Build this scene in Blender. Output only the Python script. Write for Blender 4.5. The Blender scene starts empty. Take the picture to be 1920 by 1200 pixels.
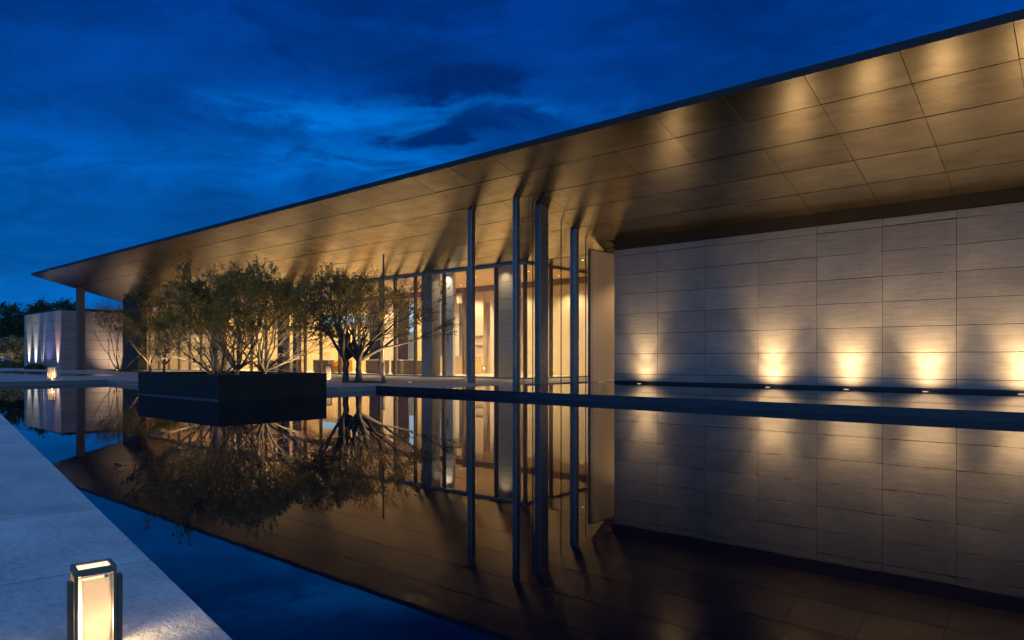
import bpy, bmesh, math, random
from mathutils import Vector, Matrix, noise
R = math.radians
scn = bpy.context.scene
col = scn.collection
random.seed(7)

# ------------------------------------------------------------------ camera
cam = bpy.data.cameras.new("camera")
cam.sensor_width = 36.0
cam.lens = 36.0 * 1296.3 / 1920.0
cam.shift_y = (671.64 - 600.0) / 1920.0
cam.clip_start = 0.05
cam.clip_end = 3000
cam_o = bpy.data.objects.new("camera", cam)
cam_o.location = (0, 0, 1.3)
cam_o.rotation_euler = (R(90), 0, R(90 - 49.168))
col.objects.link(cam_o)
scn.camera = cam_o

# ------------------------------------------------------------------ view
scn.view_settings.view_transform = 'Standard'
scn.view_settings.look = 'None'
scn.view_settings.exposure = 0.0
scn.view_settings.gamma = 1.0
scn.view_settings.use_curve_mapping = False
scn.render.engine = 'CYCLES'
scn.cycles.use_denoising = True
scn.cycles.max_bounces = 8
scn.cycles.transparent_max_bounces = 16
scn.cycles.sample_clamp_indirect = 4.0
scn.cycles.blur_glossy = 0.5
scn.cycles.caustics_reflective = True
scn.cycles.caustics_refractive = False


# ------------------------------------------------------------------ node helper
class NT:
    def __init__(self, tree):
        self.t = tree
        self.n = tree.nodes
        self.l = tree.links

    def add(self, typ, **kw):
        nd = self.n.new(typ)
        for k, v in kw.items():
            setattr(nd, k, v)
        return nd

    def put(self, sock, v):
        if v is None:
            return
        if hasattr(v, 'is_linked') or isinstance(v, bpy.types.NodeSocket):
            self.l.new(v, sock)
        else:
            sock.default_value = v

    def math(self, op, a, b=None, c=None, clamp=False):
        nd = self.add('ShaderNodeMath', operation=op, use_clamp=clamp)
        self.put(nd.inputs[0], a)
        if b is not None:
            self.put(nd.inputs[1], b)
        if c is not None:
            self.put(nd.inputs[2], c)
        return nd.outputs[0]

    def mix(self, f, a, b, blend='MIX'):
        nd = self.add('ShaderNodeMix', data_type='RGBA', blend_type=blend)
        self.put(nd.inputs[0], f)
        self.put(nd.inputs[6], a)
        self.put(nd.inputs[7], b)
        return nd.outputs[2]

    def vec(self, op, a, b=None):
        nd = self.add('ShaderNodeVectorMath', operation=op)
        self.put(nd.inputs[0], a)
        if b is not None:
            self.put(nd.inputs[1], b)
        return nd.outputs[1] if op in ('DOT_PRODUCT', 'LENGTH') else nd.outputs[0]

    def noise(self, vec, scale, detail=4, rough=0.55, dist=0.0):
        nd = self.add('ShaderNodeTexNoise')
        if vec is not None:
            self.l.new(vec, nd.inputs['Vector'])
        nd.inputs['Scale'].default_value = scale
        nd.inputs['Detail'].default_value = detail
        nd.inputs['Roughness'].default_value = rough
        nd.inputs['Distortion'].default_value = dist
        return nd.outputs['Fac']

    def ramp(self, f, stops):
        nd = self.add('ShaderNodeValToRGB')
        el = nd.color_ramp.elements
        while len(el) < len(stops):
            el.new(0.5)
        for e, (p, c) in zip(el, stops):
            e.position = p
            e.color = c if len(c) == 4 else (*c, 1)
        self.put(nd.inputs[0], f)
        return nd.outputs['Color']

    def maprange(self, v, a, b, c=0.0, d=1.0, smooth=True):
        nd = self.add('ShaderNodeMapRange')
        nd.interpolation_type = 'SMOOTHSTEP' if smooth else 'LINEAR'
        self.put(nd.inputs['Value'], v)
        for k, x in zip(('From Min', 'From Max', 'To Min', 'To Max'), (a, b, c, d)):
            nd.inputs[k].default_value = x
        return nd.outputs[0]


# ------------------------------------------------------------------ dusk sky (world)
world = bpy.data.worlds.new("World")
scn.world = world
world.use_nodes = True
W = NT(world.node_tree)
W.n.clear()
tc = W.add('ShaderNodeTexCoord')
D = tc.outputs['Generated']
fx, fy = -0.6538, 0.7567
df = W.vec('DOT_PRODUCT', D, (fx, fy, 0))
dr = W.vec('DOT_PRODUCT', D, (fy, -fx, 0))
dz = W.vec('DOT_PRODUCT', D, (0, 0, 1))
az = W.math('ARCTAN2', dr, df)
el = W.math('ARCSINE', dz)
base = W.ramp(W.math('ABSOLUTE', el), [(0.0, (0.003, 0.125, 0.46)), (0.12, (0.001, 0.102, 0.42)), (0.30, (0.0003, 0.060, 0.325)),
                                       (0.45, (0.0002, 0.038, 0.255)), (1.0, (0.0002, 0.032, 0.215))])
# cloud sheet: planar projection so that it flattens to the horizon
inv = W.math('DIVIDE', 1.0, W.math('ADD', W.math('ABSOLUTE', dz), 0.22))
pl = W.add('ShaderNodeCombineXYZ')
W.put(pl.inputs[0], W.math('MULTIPLY', dr, inv))
W.put(pl.inputs[1], W.math('MULTIPLY', W.math('MULTIPLY', df, inv), 1.25))
n1 = W.noise(pl.outputs[0], 1.5, 6, 0.55, 0.5)
n2 = W.noise(W.vec('ADD', pl.outputs[0], (5.3, 1.7, 0.4)), 3.4, 7, 0.6, 0.8)


st = W.add('ShaderNodeCombineXYZ')
W.put(st.inputs[0], W.math('MULTIPLY', az, 5.5))
W.put(st.inputs[1], W.math('MULTIPLY', el, 17.0))
n3 = W.noise(st.outputs[0], 1.0, 8, 0.62, 0.9)
azw = W.math('ADD', az, W.math('MULTIPLY', W.math('SUBTRACT', n2, 0.5), 0.42))
elw = W.math('ADD', el, W.math('MULTIPLY', W.math('SUBTRACT', n3, 0.5), 0.11))


def gauss(a0, e0, sa, se):
    x = W.math('DIVIDE', W.math('SUBTRACT', azw, a0), sa)
    y = W.math('DIVIDE', W.math('SUBTRACT', elw, e0), se)
    q = W.math('ADD', W.math('MULTIPLY', x, x), W.math('MULTIPLY', y, y))
    return W.math('EXPONENT', W.math('MULTIPLY', q, -1.0))


def total(lst):
    s = lst[0]
    for k in lst[1:]:
        s = W.math('ADD', s, k)
    return s


dark = total([gauss(-0.085, 0.385, 0.125, 0.034), W.math('MULTIPLY', gauss(-0.07, 0.318, 0.135, 0.020), 0.95),
              W.math('MULTIPLY', gauss(-0.30, 0.412, 0.07, 0.022), 0.6), W.math('MULTIPLY', gauss(0.215, 0.385, 0.10, 0.05), 0.6),
              W.math('MULTIPLY', gauss(0.36, 0.405, 0.08, 0.025), 0.55), W.math('MULTIPLY', gauss(-0.52, 0.17, 0.20, 0.05), 0.35),
              W.math('MULTIPLY', gauss(-0.58, 0.33, 0.15, 0.06), 0.30)])
light = total([gauss(-0.245, 0.326, 0.12, 0.020), W.math('MULTIPLY', gauss(-0.19, 0.272, 0.15, 0.030), 0.95),
               W.math('MULTIPLY', gauss(-0.06, 0.345, 0.14, 0.013), 0.7),
               W.math('MULTIPLY', gauss(-0.50, 0.24, 0.20, 0.05), 0.25), W.math('MULTIPLY', gauss(-0.62, 0.05, 0.25, 0.06), 0.2)])
dmask = W.math('MULTIPLY', W.maprange(W.math('ADD', W.math('MULTIPLY', dark, 0.60), W.math('MULTIPLY', n3, 0.95)), 0.54, 1.06), 0.95)
lmask = W.math('MULTIPLY', light, W.maprange(n3, 0.34, 0.60, 0.25, 1.0), None)
gen = W.math('MULTIPLY', W.maprange(n1, 0.34, 0.68, 0.74, 1.18), W.maprange(n3, 0.32, 0.68, 0.78, 1.16))
gm = W.add('ShaderNodeVectorMath', operation='SCALE')
W.put(gm.inputs[0], base)
W.put(gm.inputs['Scale'], gen)
c1 = W.mix(W.math('MULTIPLY', lmask, 1.0, clamp=True), gm.outputs[0], (0.0, 0.175, 0.70, 1))
c2 = W.mix(dmask, c1, (0.0003, 0.021, 0.145, 1))
# afterglow: the sky overhead and behind the camera is a little brighter and less saturated than the part in view
west = W.maprange(W.math('ADD', W.math('MULTIPLY', df, -1.0), W.math('MULTIPLY', dz, 0.45)), -0.35, 1.0, 0.0, 1.0)
c3 = W.mix(west, c2, (0.145, 0.35, 0.78, 1))
bg = W.add('ShaderNodeBackground')
W.put(bg.inputs['Color'], c3)
bg.inputs['Strength'].default_value = 1.0
wo = W.add('ShaderNodeOutputWorld')
W.l.new(bg.outputs[0], wo.inputs['Surface'])
world.cycles.sampling_method = 'MANUAL'
world.cycles.sample_map_resolution = 512


# ------------------------------------------------------------------ materials
def newmat(name):
    m = bpy.data.materials.new(name)
    m.use_nodes = True
    t = NT(m.node_tree)
    t.n.clear()
    out = t.add('ShaderNodeOutputMaterial')
    return m, t, out


def principled(name, color, rough=0.5, metal=0.0, var=0.12, nscale=3.0, bump=0.0, bscale=40.0, spec=None, stretch=None,
               objrand=0.0, color2=None, ior=None, world_pos=True):
    m, t, out = newmat(name)
    p = t.add('ShaderNodeBsdfPrincipled')
    t.l.new(p.outputs[0], out.inputs[0])
    if world_pos:
        pos = t.add('ShaderNodeNewGeometry').outputs['Position']
    else:
        pos = t.add('ShaderNodeTexCoord').outputs['Object']
    if stretch:
        pos = t.vec('MULTIPLY', pos, stretch)
    n = t.noise(pos, nscale, 5, 0.6)
    c = (*color, 1)
    if color2 is None:
        lo = tuple(max(0, x * (1 - var)) for x in color)
        hi = tuple(min(1, x * (1 + var)) for x in color)
    else:
        lo, hi = color, color2
    cc = t.ramp(n, [(0.28, lo), (0.72, hi)])
    if objrand:
        rnd = t.add('ShaderNodeObjectInfo').outputs['Random']
        f = t.maprange(rnd, 0, 1, 1 - objrand, 1 + objrand, smooth=False)
        sc = t.add('ShaderNodeVectorMath', operation='SCALE')
        t.put(sc.inputs[0], cc)
        t.put(sc.inputs['Scale'], f)
        cc = sc.outputs[0]
    t.put(p.inputs['Base Color'], cc)
    p.inputs['Metallic'].default_value = metal
    t.put(p.inputs['Roughness'], t.maprange(n, 0.25, 0.75, max(0.0, rough * 0.85), min(1, rough * 1.15)))
    if spec is not None:
        p.inputs['Specular IOR Level'].default_value = spec
    if ior:
        p.inputs['IOR'].default_value = ior
    if bump:
        b = t.add('ShaderNodeBump')
        b.inputs['Strength'].default_value = 1.0
        b.inputs['Distance'].default_value = bump
        t.put(b.inputs['Height'], t.noise(pos, bscale, 4, 0.6))
        t.l.new(b.outputs[0], p.inputs['Normal'])
    return m


def emission(name, color, strength):
    m, t, out = newmat(name)
    e = t.add('ShaderNodeEmission')
    e.inputs[0].default_value = (*color, 1)
    e.inputs[1].default_value = strength
    t.l.new(e.outputs[0], out.inputs[0])
    return m


def bronze_mat(name, base1, base2, rough):
    m, t, out = newmat(name)
    p = t.add('ShaderNodeBsdfPrincipled')
    t.l.new(p.outputs[0], out.inputs[0])
    pos = t.add('ShaderNodeNewGeometry').outputs['Position']
    rnd = t.add('ShaderNodeObjectInfo').outputs['Random']
    a = t.noise(t.vec('MULTIPLY', pos, (0.5, 1.3, 1.0)), 1.6, 3, 0.55)
    b = t.noise(t.vec('MULTIPLY', pos, (1.0, 2.0, 1.0)), 6.0, 6, 0.72)
    f = t.math('ADD', t.math('MULTIPLY', a, 0.60), t.math('MULTIPLY', b, 0.40))
    c = t.ramp(f, [(0.30, base1), (0.72, base2)])
    s = t.add('ShaderNodeVectorMath', operation='SCALE')
    t.put(s.inputs[0], c)
    t.put(s.inputs['Scale'], t.maprange(rnd, 0, 1, 0.84, 1.10, smooth=False))
    t.put(p.inputs['Base Color'], s.outputs[0])
    p.inputs['Metallic'].default_value = 1.0
    p.inputs['Roughness'].default_value = rough
    return m


def stone_mat(name, c1, c2, c3, rough=0.6, spec=0.35):
    """stacked board-marked stone: long horizontal streaks, cloudy stains, tone per panel"""
    m, t, out = newmat(name)
    p = t.add('ShaderNodeBsdfPrincipled')
    t.l.new(p.outputs[0], out.inputs[0])
    pos = t.add('ShaderNodeNewGeometry').outputs['Position']
    rnd = t.add('ShaderNodeObjectInfo').outputs['Random']
    off = t.add('ShaderNodeCombineXYZ')
    t.put(off.inputs[0], t.math('MULTIPLY', rnd, 37.0))
    t.put(off.inputs[2], t.math('MULTIPLY', rnd, 11.0))
    pp = t.vec('ADD', pos, off.outputs[0])
    streak = t.noise(t.vec('MULTIPLY', pp, (0.55, 0.55, 9.0)), 1.5, 7, 0.68, 0.25)
    fine = t.noise(t.vec('MULTIPLY', pp, (2.0, 2.0, 22.0)), 3.0, 5, 0.7)
    cloud = t.noise(pp, 1.3, 5, 0.6)
    f = t.math('ADD', t.math('ADD', t.math('MULTIPLY', streak, 0.50), t.math('MULTIPLY', fine, 0.22)), t.math('MULTIPLY', cloud, 0.28))
    c = t.ramp(f, [(0.32, c1), (0.50, c2), (0.68, c3)])
    s = t.add('ShaderNodeVectorMath', operation='SCALE')
    t.put(s.inputs[0], c)
    t.put(s.inputs['Scale'], t.maprange(rnd, 0, 1, 0.90, 1.07, smooth=False))
    t.put(p.inputs['Base Color'], s.outputs[0])
    p.inputs['Roughness'].default_value = rough
    p.inputs['Specular IOR Level'].default_value = spec
    bp = t.add('ShaderNodeBump')
    bp.inputs['Distance'].default_value = 0.006
    t.put(bp.inputs['Height'], t.math('ADD', fine, t.math('MULTIPLY', streak, 0.6)))
    t.l.new(bp.outputs[0], p.inputs['Normal'])
    return m


def water_mat(name, deep, rough=0.012, wave=0.00022, scale=2.0):
    m, t, out = newmat(name)
    p = t.add('ShaderNodeBsdfPrincipled')
    t.l.new(p.outputs[0], out.inputs[0])
    p.inputs['Base Color'].default_value = (*deep, 1)
    p.inputs['Roughness'].default_value = rough
    p.inputs['IOR'].default_value = 1.33
    p.inputs['Specular IOR Level'].default_value = 0.5
    pos = t.add('ShaderNodeNewGeometry').outputs['Position']
    bp = t.add('ShaderNodeBump')
    bp.inputs['Distance'].default_value = wave
    t.put(bp.inputs['Height'], t.math('ADD', t.noise(pos, scale, 2, 0.5), t.math('MULTIPLY', t.noise(pos, scale * 4.3, 2, 0.5), 0.25)))
    t.l.new(bp.outputs[0], p.inputs['Normal'])
    return m


def glass_mat(name, tint=(0.96, 0.97, 0.95), boost=1.0):
    m, t, out = newmat(name)
    tr = t.add('ShaderNodeBsdfTransparent')
    tr.inputs[0].default_value = (*tint, 1)
    gl = t.add('ShaderNodeBsdfGlossy')
    gl.inputs['Roughness'].default_value = 0.0
    fr = t.add('ShaderNodeFresnel')
    fr.inputs['IOR'].default_value = 1.5
    mx = t.add('ShaderNodeMixShader')
    front = t.math('SUBTRACT', 1.0, t.add('ShaderNodeNewGeometry').outputs['Backfacing'])
    t.put(mx.inputs[0], t.math('MULTIPLY', t.math('MULTIPLY', fr.outputs[0], boost, clamp=True), front))
    t.l.new(tr.outputs[0], mx.inputs[1])
    t.l.new(gl.outputs[0], mx.inputs[2])
    t.l.new(mx.outputs[0], out.inputs[0])
    return m


def leaf_mat(name, c1, c2, c3, trans=0.35, scale=1.6):
    m, t, out = newmat(name)
    pos = t.add('ShaderNodeNewGeometry').outputs['Position']
    n = t.math('ADD', t.math('MULTIPLY', t.noise(pos, scale, 2, 0.5), 0.5), t.math('MULTIPLY', t.noise(pos, 19.0, 2, 0.6), 0.5))
    c = t.ramp(n, [(0.34, c1), (0.50, c2), (0.66, c3)])
    d = t.add('ShaderNodeBsdfPrincipled')
    t.put(d.inputs['Base Color'], c)
    d.inputs['Roughness'].default_value = 0.5
    d.inputs['Specular IOR Level'].default_value = 0.35
    tr = t.add('ShaderNodeBsdfTranslucent')
    t.put(tr.inputs[0], c)
    mx = t.add('ShaderNodeMixShader')
    mx.inputs[0].default_value = trans
    t.l.new(d.outputs[0], mx.inputs[1])
    t.l.new(tr.outputs[0], mx.inputs[2])
    t.l.new(mx.outputs[0], out.inputs[0])
    return m


def frosted_mat(name, color):
    m, t, out = newmat(name)
    tr = t.add('ShaderNodeBsdfTranslucent')
    tr.inputs[0].default_value = (*color, 1)
    d = t.add('ShaderNodeBsdfDiffuse')
    d.inputs[0].default_value = (*color, 1)
    mx = t.add('ShaderNodeMixShader')
    mx.inputs[0].default_value = 0.35
    t.l.new(tr.outputs[0], mx.inputs[1])
    t.l.new(d.outputs[0], mx.inputs[2])
    t.l.new(mx.outputs[0], out.inputs[0])
    return m


M = {}
M['bronze'] = bronze_mat('bronze_panel', (0.25, 0.203, 0.140), (0.46, 0.386, 0.280), 0.245)
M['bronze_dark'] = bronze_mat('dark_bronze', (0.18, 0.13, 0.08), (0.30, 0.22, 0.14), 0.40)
M['recess'] = principled('recess_shade_brown', (0.060, 0.040, 0.022), 0.75, var=0.2, nscale=1.5, spec=0.15)
M['void'] = principled('joint_shadow', (0.015, 0.012, 0.010), 0.8)
M['fascia'] = principled('roof_fascia', (0.014, 0.017, 0.021), 0.5, 0.0, spec=0.4)
M['steel'] = principled('dark_steel', (0.30, 0.28, 0.26), 0.34, 0.55, var=0.2, nscale=5)
M['grey_column'] = principled('grey_column', (0.13, 0.125, 0.115), 0.6, var=0.15, nscale=3)
M['steel_brown'] = principled('brown_steel', (0.20, 0.15, 0.10), 0.42, 0.6, var=0.15, nscale=5)
M['stone'] = stone_mat('wall_stone', (0.235, 0.200, 0.165), (0.35, 0.302, 0.252), (0.46, 0.40, 0.335))
M['gate_stone'] = stone_mat('gate_stone', (0.22, 0.20, 0.195), (0.28, 0.26, 0.25), (0.34, 0.315, 0.30), 0.7)
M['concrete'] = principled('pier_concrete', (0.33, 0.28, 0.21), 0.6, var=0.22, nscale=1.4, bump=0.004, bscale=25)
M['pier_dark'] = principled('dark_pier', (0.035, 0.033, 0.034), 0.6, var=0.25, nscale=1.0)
M['plinth'] = principled('plinth_black', (0.012, 0.012, 0.014), 0.5)
M['rim'] = principled('wet_black_stone', (0.022, 0.030, 0.042), 0.22, var=0.35, nscale=2.0, stretch=(1, 1, 6), bump=0.002, bscale=18)
M['riser'] = principled('terrace_riser', (0.20, 0.19, 0.18), 0.6, var=0.2, nscale=2.5)
M['planter'] = principled('planter_steel', (0.030, 0.023, 0.017), 0.6, 0.0, spec=0.22, var=0.35, nscale=1.1, bump=0.0015, bscale=6)
M['soil'] = principled('dark_soil', (0.030, 0.022, 0.014), 0.95, var=0.4, nscale=12, bump=0.03, bscale=14)
M['water'] = water_mat('pool_water', (0.0015, 0.004, 0.010))
M['water_up'] = water_mat('upper_pool_water', (0.003, 0.005, 0.010), 0.03, 0.0003, 4.0)
M['bark'] = principled('pale_bark', (0.06, 0.044, 0.028), 0.75, color2=(0.17, 0.125, 0.08), nscale=7, bump=0.006, bscale=18, stretch=(1, 1, 0.35))
M['bark_dark'] = principled('dark_bark', (0.045, 0.034, 0.024), 0.8, color2=(0.115, 0.088, 0.06), nscale=6, bump=0.008, bscale=16, stretch=(1, 1, 0.35))
M['leaf'] = leaf_mat('myrtle_leaf', (0.060, 0.050, 0.006), (0.19, 0.160, 0.012), (0.40, 0.31, 0.018), 0.48)
M['leaf_green'] = leaf_mat('green_leaf', (0.045, 0.050, 0.008), (0.15, 0.15, 0.018), (0.30, 0.26, 0.03), 0.45)
M['leaf_dark'] = leaf_mat('night_leaf', (0.020, 0.032, 0.012), (0.045, 0.065, 0.022), (0.085, 0.105, 0.035), 0.25)
M['leaf_pale'] = leaf_mat('pale_leaf', (0.10, 0.095, 0.03), (0.24, 0.21, 0.09), (0.42, 0.37, 0.19), 0.3)
M['glass'] = glass_mat('clear_glass')
M['screen_glass'] = glass_mat('screen_glass', (0.93, 0.95, 0.95), 1.3)
M['plaster'] = principled('cream_plaster', (0.66, 0.53, 0.36), 0.7, var=0.06, nscale=0.8)
M['plaster_white'] = principled('white_plaster', (0.80, 0.74, 0.63), 0.7, var=0.04, nscale=0.8)
M['cream_blind'] = principled('cream_blind', (0.62, 0.47, 0.29), 0.75, var=0.05, nscale=0.5, stretch=(6, 6, 0.3))
M['ochre'] = principled('ochre_curtain', (0.72, 0.53, 0.24), 0.8, var=0.12, nscale=2.0, stretch=(4, 4, 0.15))
M['ceiling'] = principled('oak_ceiling', (0.62, 0.44, 0.24), 0.55, var=0.10, nscale=2.0, stretch=(0.4, 5, 1))
M['hall_floor'] = principled('hall_floor', (0.62, 0.52, 0.38), 0.25, var=0.06, nscale=1.0)
M['oak'] = principled('pale_oak', (0.62, 0.46, 0.25), 0.5, var=0.10, nscale=2.0, stretch=(0.5, 0.5, 5))
M['orange'] = principled('orange_fabric', (0.55, 0.26, 0.035), 0.8, var=0.10, nscale=5)
M['brown_panel'] = principled('brown_panel', (0.15, 0.105, 0.075), 0.6, var=0.2, nscale=3)
M['white_top'] = principled('white_top', (0.78, 0.72, 0.62), 0.4, var=0.04)
M['blue_grey'] = principled('blue_grey_panel', (0.20, 0.23, 0.24), 0.35, var=0.25, nscale=0.8, stretch=(3, 3, 0.3))
M['wood_dark'] = principled('dark_wood', (0.13, 0.085, 0.048), 0.5, var=0.3, nscale=4, stretch=(6, 6, 0.7))
M['brass'] = principled('lantern_bronze', (0.20, 0.15, 0.10), 0.42, 0.35, var=0.2, nscale=8)
M['frost'] = frosted_mat('frosted_glass', (0.86, 0.78, 0.64))
M['linen'] = frosted_mat('linen_blind', (0.78, 0.66, 0.46))
M['inner_white'] = principled('light_catch_white', (0.85, 0.80, 0.70), 0.6, var=0.02)
M['bulb'] = emission('lamp_glow', (1.0, 0.72, 0.36), 26.0)
M['lens'] = emission('uplight_lens', (1.0, 0.80, 0.50), 1.6)
M['downlight'] = emission('downlight_glow', (1.0, 0.80, 0.50), 4.0)
M['screen_light'] = emission('light_wall', (0.62, 0.80, 1.0), 0.85)
M['ink'] = principled('dark_lettering', (0.03, 0.022, 0.015), 0.6)
M['lawn'] = principled('lawn', (0.020, 0.032, 0.012), 0.95, color2=(0.045, 0.060, 0.022), nscale=0.6, bump=0.02, bscale=9)
M['grass'] = leaf_mat('hedge_leaf', (0.03, 0.05, 0.010), (0.07, 0.11, 0.02), (0.14, 0.18, 0.04), 0.2)


def paving_mat(name, c1, c2, bump):
    m, t, out = newmat(name)
    p = t.add('ShaderNodeBsdfPrincipled')
    t.l.new(p.outputs[0], out.inputs[0])
    pos = t.add('ShaderNodeNewGeometry').outputs['Position']
    rnd = t.add('ShaderNodeObjectInfo').outputs['Random']
    a = t.noise(pos, 1.3, 6, 0.62)
    b = t.noise(pos, 26.0, 5, 0.65)
    f = t.math('ADD', t.math('MULTIPLY', a, 0.55), t.math('MULTIPLY', b, 0.45))
    c = t.ramp(f, [(0.36, c1), (0.64, c2)])
    s = t.add('ShaderNodeVectorMath', operation='SCALE')
    t.put(s.inputs[0], c)
    t.put(s.inputs['Scale'], t.maprange(rnd, 0, 1, 0.86, 1.10, smooth=False))
    stain = t.maprange(t.noise(t.vec('ADD', pos, (3.1, 8.2, 0.0)), 0.9, 5, 0.65, 0.6), 0.52, 0.70, 1.0, 0.80)
    s2 = t.add('ShaderNodeVectorMath', operation='SCALE')
    t.put(s2.inputs[0], s.outputs[0])
    t.put(s2.inputs['Scale'], stain)
    t.put(p.inputs['Base Color'], s2.outputs[0])
    t.put(p.inputs['Roughness'], t.maprange(a, 0.3, 0.7, 0.42, 0.62))
    bp = t.add('ShaderNodeBump')
    bp.inputs['Distance'].default_value = bump
    h = t.math('ADD', t.noise(t.vec('MULTIPLY', pos, (1.0, 2.0, 1.0)), 17.0, 6, 0.7, 0.6), t.math('MULTIPLY', t.noise(pos, 60.0, 3, 0.6), 0.4))
    t.put(bp.inputs['Height'], h)
    t.l.new(bp.outputs[0], p.inputs['Normal'])
    return m


M['paving'] = paving_mat('walk_granite', (0.42, 0.40, 0.37), (0.76, 0.73, 0.68), 0.014)
M['terrace'] = paving_mat('terrace_stone', (0.24, 0.22, 0.20), (0.36, 0.33, 0.30), 0.003)


# ------------------------------------------------------------------ object helpers
def link(o, parent=None):
    col.objects.link(o)
    if parent is not None:
        o.parent = parent
    return o


def tag(o, label=None, cat=None, group=None, kind=None):
    if label:
        o['label'] = label
    if cat:
        o['category'] = cat
    if group:
        o['group'] = group
    if kind:
        o['kind'] = kind
    return o


def thing(name, loc, label, cat, group=None, rz=0.0):
    o = bpy.data.objects.new(name, None)
    o.empty_display_size = 0.3
    o.location = loc
    o.rotation_euler = (0, 0, rz)
    link(o)
    return tag(o, label, cat, group)


def mesh_obj(name, verts, faces, mat, parent=None, smooth=False):
    me = bpy.data.meshes.new(name)
    me.from_pydata([tuple(v) for v in verts], [], faces)
    me.update()
    if mat is not None:
        me.materials.append(mat)
    if smooth:
        for p in me.polygons:
            p.use_smooth = True
    return link(bpy.data.objects.new(name, me), parent)


class MB:
    def __init__(self):
        self.v = []
        self.f = []

    def box(self, x0, y0, z0, x1, y1, z1):
        b = len(self.v)
        self.v += [(x0, y0, z0), (x1, y0, z0), (x1, y1, z0), (x0, y1, z0), (x0, y0, z1), (x1, y0, z1), (x1, y1, z1), (x0, y1, z1)]
        self.f += [tuple(b + i for i in q) for q in ((0, 3, 2, 1), (4, 5, 6, 7), (0, 1, 5, 4), (1, 2, 6, 5), (2, 3, 7, 6), (3, 0, 4, 7))]
        return self

    def prism(self, pts, z0, z1):
        """convex or concave outline, counter-clockwise"""
        b = len(self.v)
        n = len(pts)
        self.v += [(x, y, z0) for x, y in pts] + [(x, y, z1) for x, y in pts]
        self.f.append(tuple(b + i for i in reversed(range(n))))
        self.f.append(tuple(b + n + i for i in range(n)))
        for i in range(n):
            j = (i + 1) % n
            self.f.append((b + i, b + j, b + n + j, b + n + i))
        return self

    def cyl(self, x, y, z0, z1, r0, r1=None, n=20):
        r1 = r0 if r1 is None else r1
        b = len(self.v)
        for z, r in ((z0, r0), (z1, r1)):
            self.v += [(x + r * math.cos(2 * math.pi * i / n), y + r * math.sin(2 * math.pi * i / n), z) for i in range(n)]
        self.f.append(tuple(b + i for i in reversed(range(n))))
        self.f.append(tuple(b + n + i for i in range(n)))
        for i in range(n):
            j = (i + 1) % n
            self.f.append((b + i, b + j, b + n + j, b + n + i))
        return self

    def tube(self, pts, rad, n=6):
        b = len(self.v)
        up = Vector((0.31, 0.17, 0.93))
        k = len(pts)
        for i, p in enumerate(pts):
            d = (pts[min(i + 1, k - 1)] - pts[max(i - 1, 0)])
            d = d.normalized() if d.length > 1e-9 else Vector((0, 0, 1))
            s = d.cross(up)
            s = s.normalized() if s.length > 1e-3 else d.orthogonal().normalized()
            t = d.cross(s)
            for j in range(n):
                a = 2 * math.pi * j / n
                self.v.append(tuple(p + (s * math.cos(a) + t * math.sin(a)) * rad[i]))
        for i in range(k - 1):
            for j in range(n):
                j2 = (j + 1) % n
                self.f.append((b + i * n + j, b + i * n + j2, b + (i + 1) * n + j2, b + (i + 1) * n + j))
        self.f.append(tuple(b + (k - 1) * n + j for j in range(n)))
        return self

    def obj(self, name, mat, parent=None, smooth=False, bevel=0.0):
        o = mesh_obj(name, self.v, self.f, mat, parent, smooth)
        if bevel:
            bm = bmesh.new()
            bm.from_mesh(o.data)
            bmesh.ops.bevel(bm, geom=list(bm.edges), offset=bevel, segments=1, affect='EDGES', clamp_overlap=True)
            bm.to_mesh(o.data)
            bm.free()
        return o


def plate_mesh(name, sx, sy, sz, bev, mat):
    """bevelled slab centred on the origin in x, y; top at z = 0"""
    mb = MB().box(-sx / 2, -sy / 2, -sz, sx / 2, sy / 2, 0)
    me = bpy.data.meshes.new(name)
    me.from_pydata(mb.v, [], mb.f)
    bm = bmesh.new()
    bm.from_mesh(me)
    bmesh.ops.bevel(bm, geom=list(bm.edges), offset=bev, segments=1, affect='EDGES')
    bm.to_mesh(me)
    bm.free()
    me.materials.append(mat)
    return me


def inst(name, me, loc, parent, rot=(0, 0, 0)):
    o = bpy.data.objects.new(name, me)
    o.location = loc
    o.rotation_euler = rot
    return link(o, parent)


def spot(name, loc, target, energy, angle, blend, color, radius, parent):
    l = bpy.data.lights.new(name, 'SPOT')
    l.energy = energy
    l.color = color
    l.spot_size = R(angle)
    l.spot_blend = blend
    l.shadow_soft_size = radius
    o = bpy.data.objects.new(name, l)
    d = Vector(target) - Vector(loc)
    o.rotation_euler = d.to_track_quat('-Z', 'Y').to_euler()
    o.location = Vector(loc) - (parent.location if parent else Vector())
    return link(o, parent)


WARM = (1.0, 0.70, 0.36)
WARM2 = (1.0, 0.74, 0.40)

# ================================================================== GROUND, WATER, TERRACE
UX, UY = -0.9856, 0.169          # direction of the near walk
NX, NY = 0.169, 0.9856           # across it, towards the pool
WX, WY = -2.58, 1.33


def walk(d, e):
    return (WX + UX * d + NX * e, WY + UY * d + NY * e)


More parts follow.
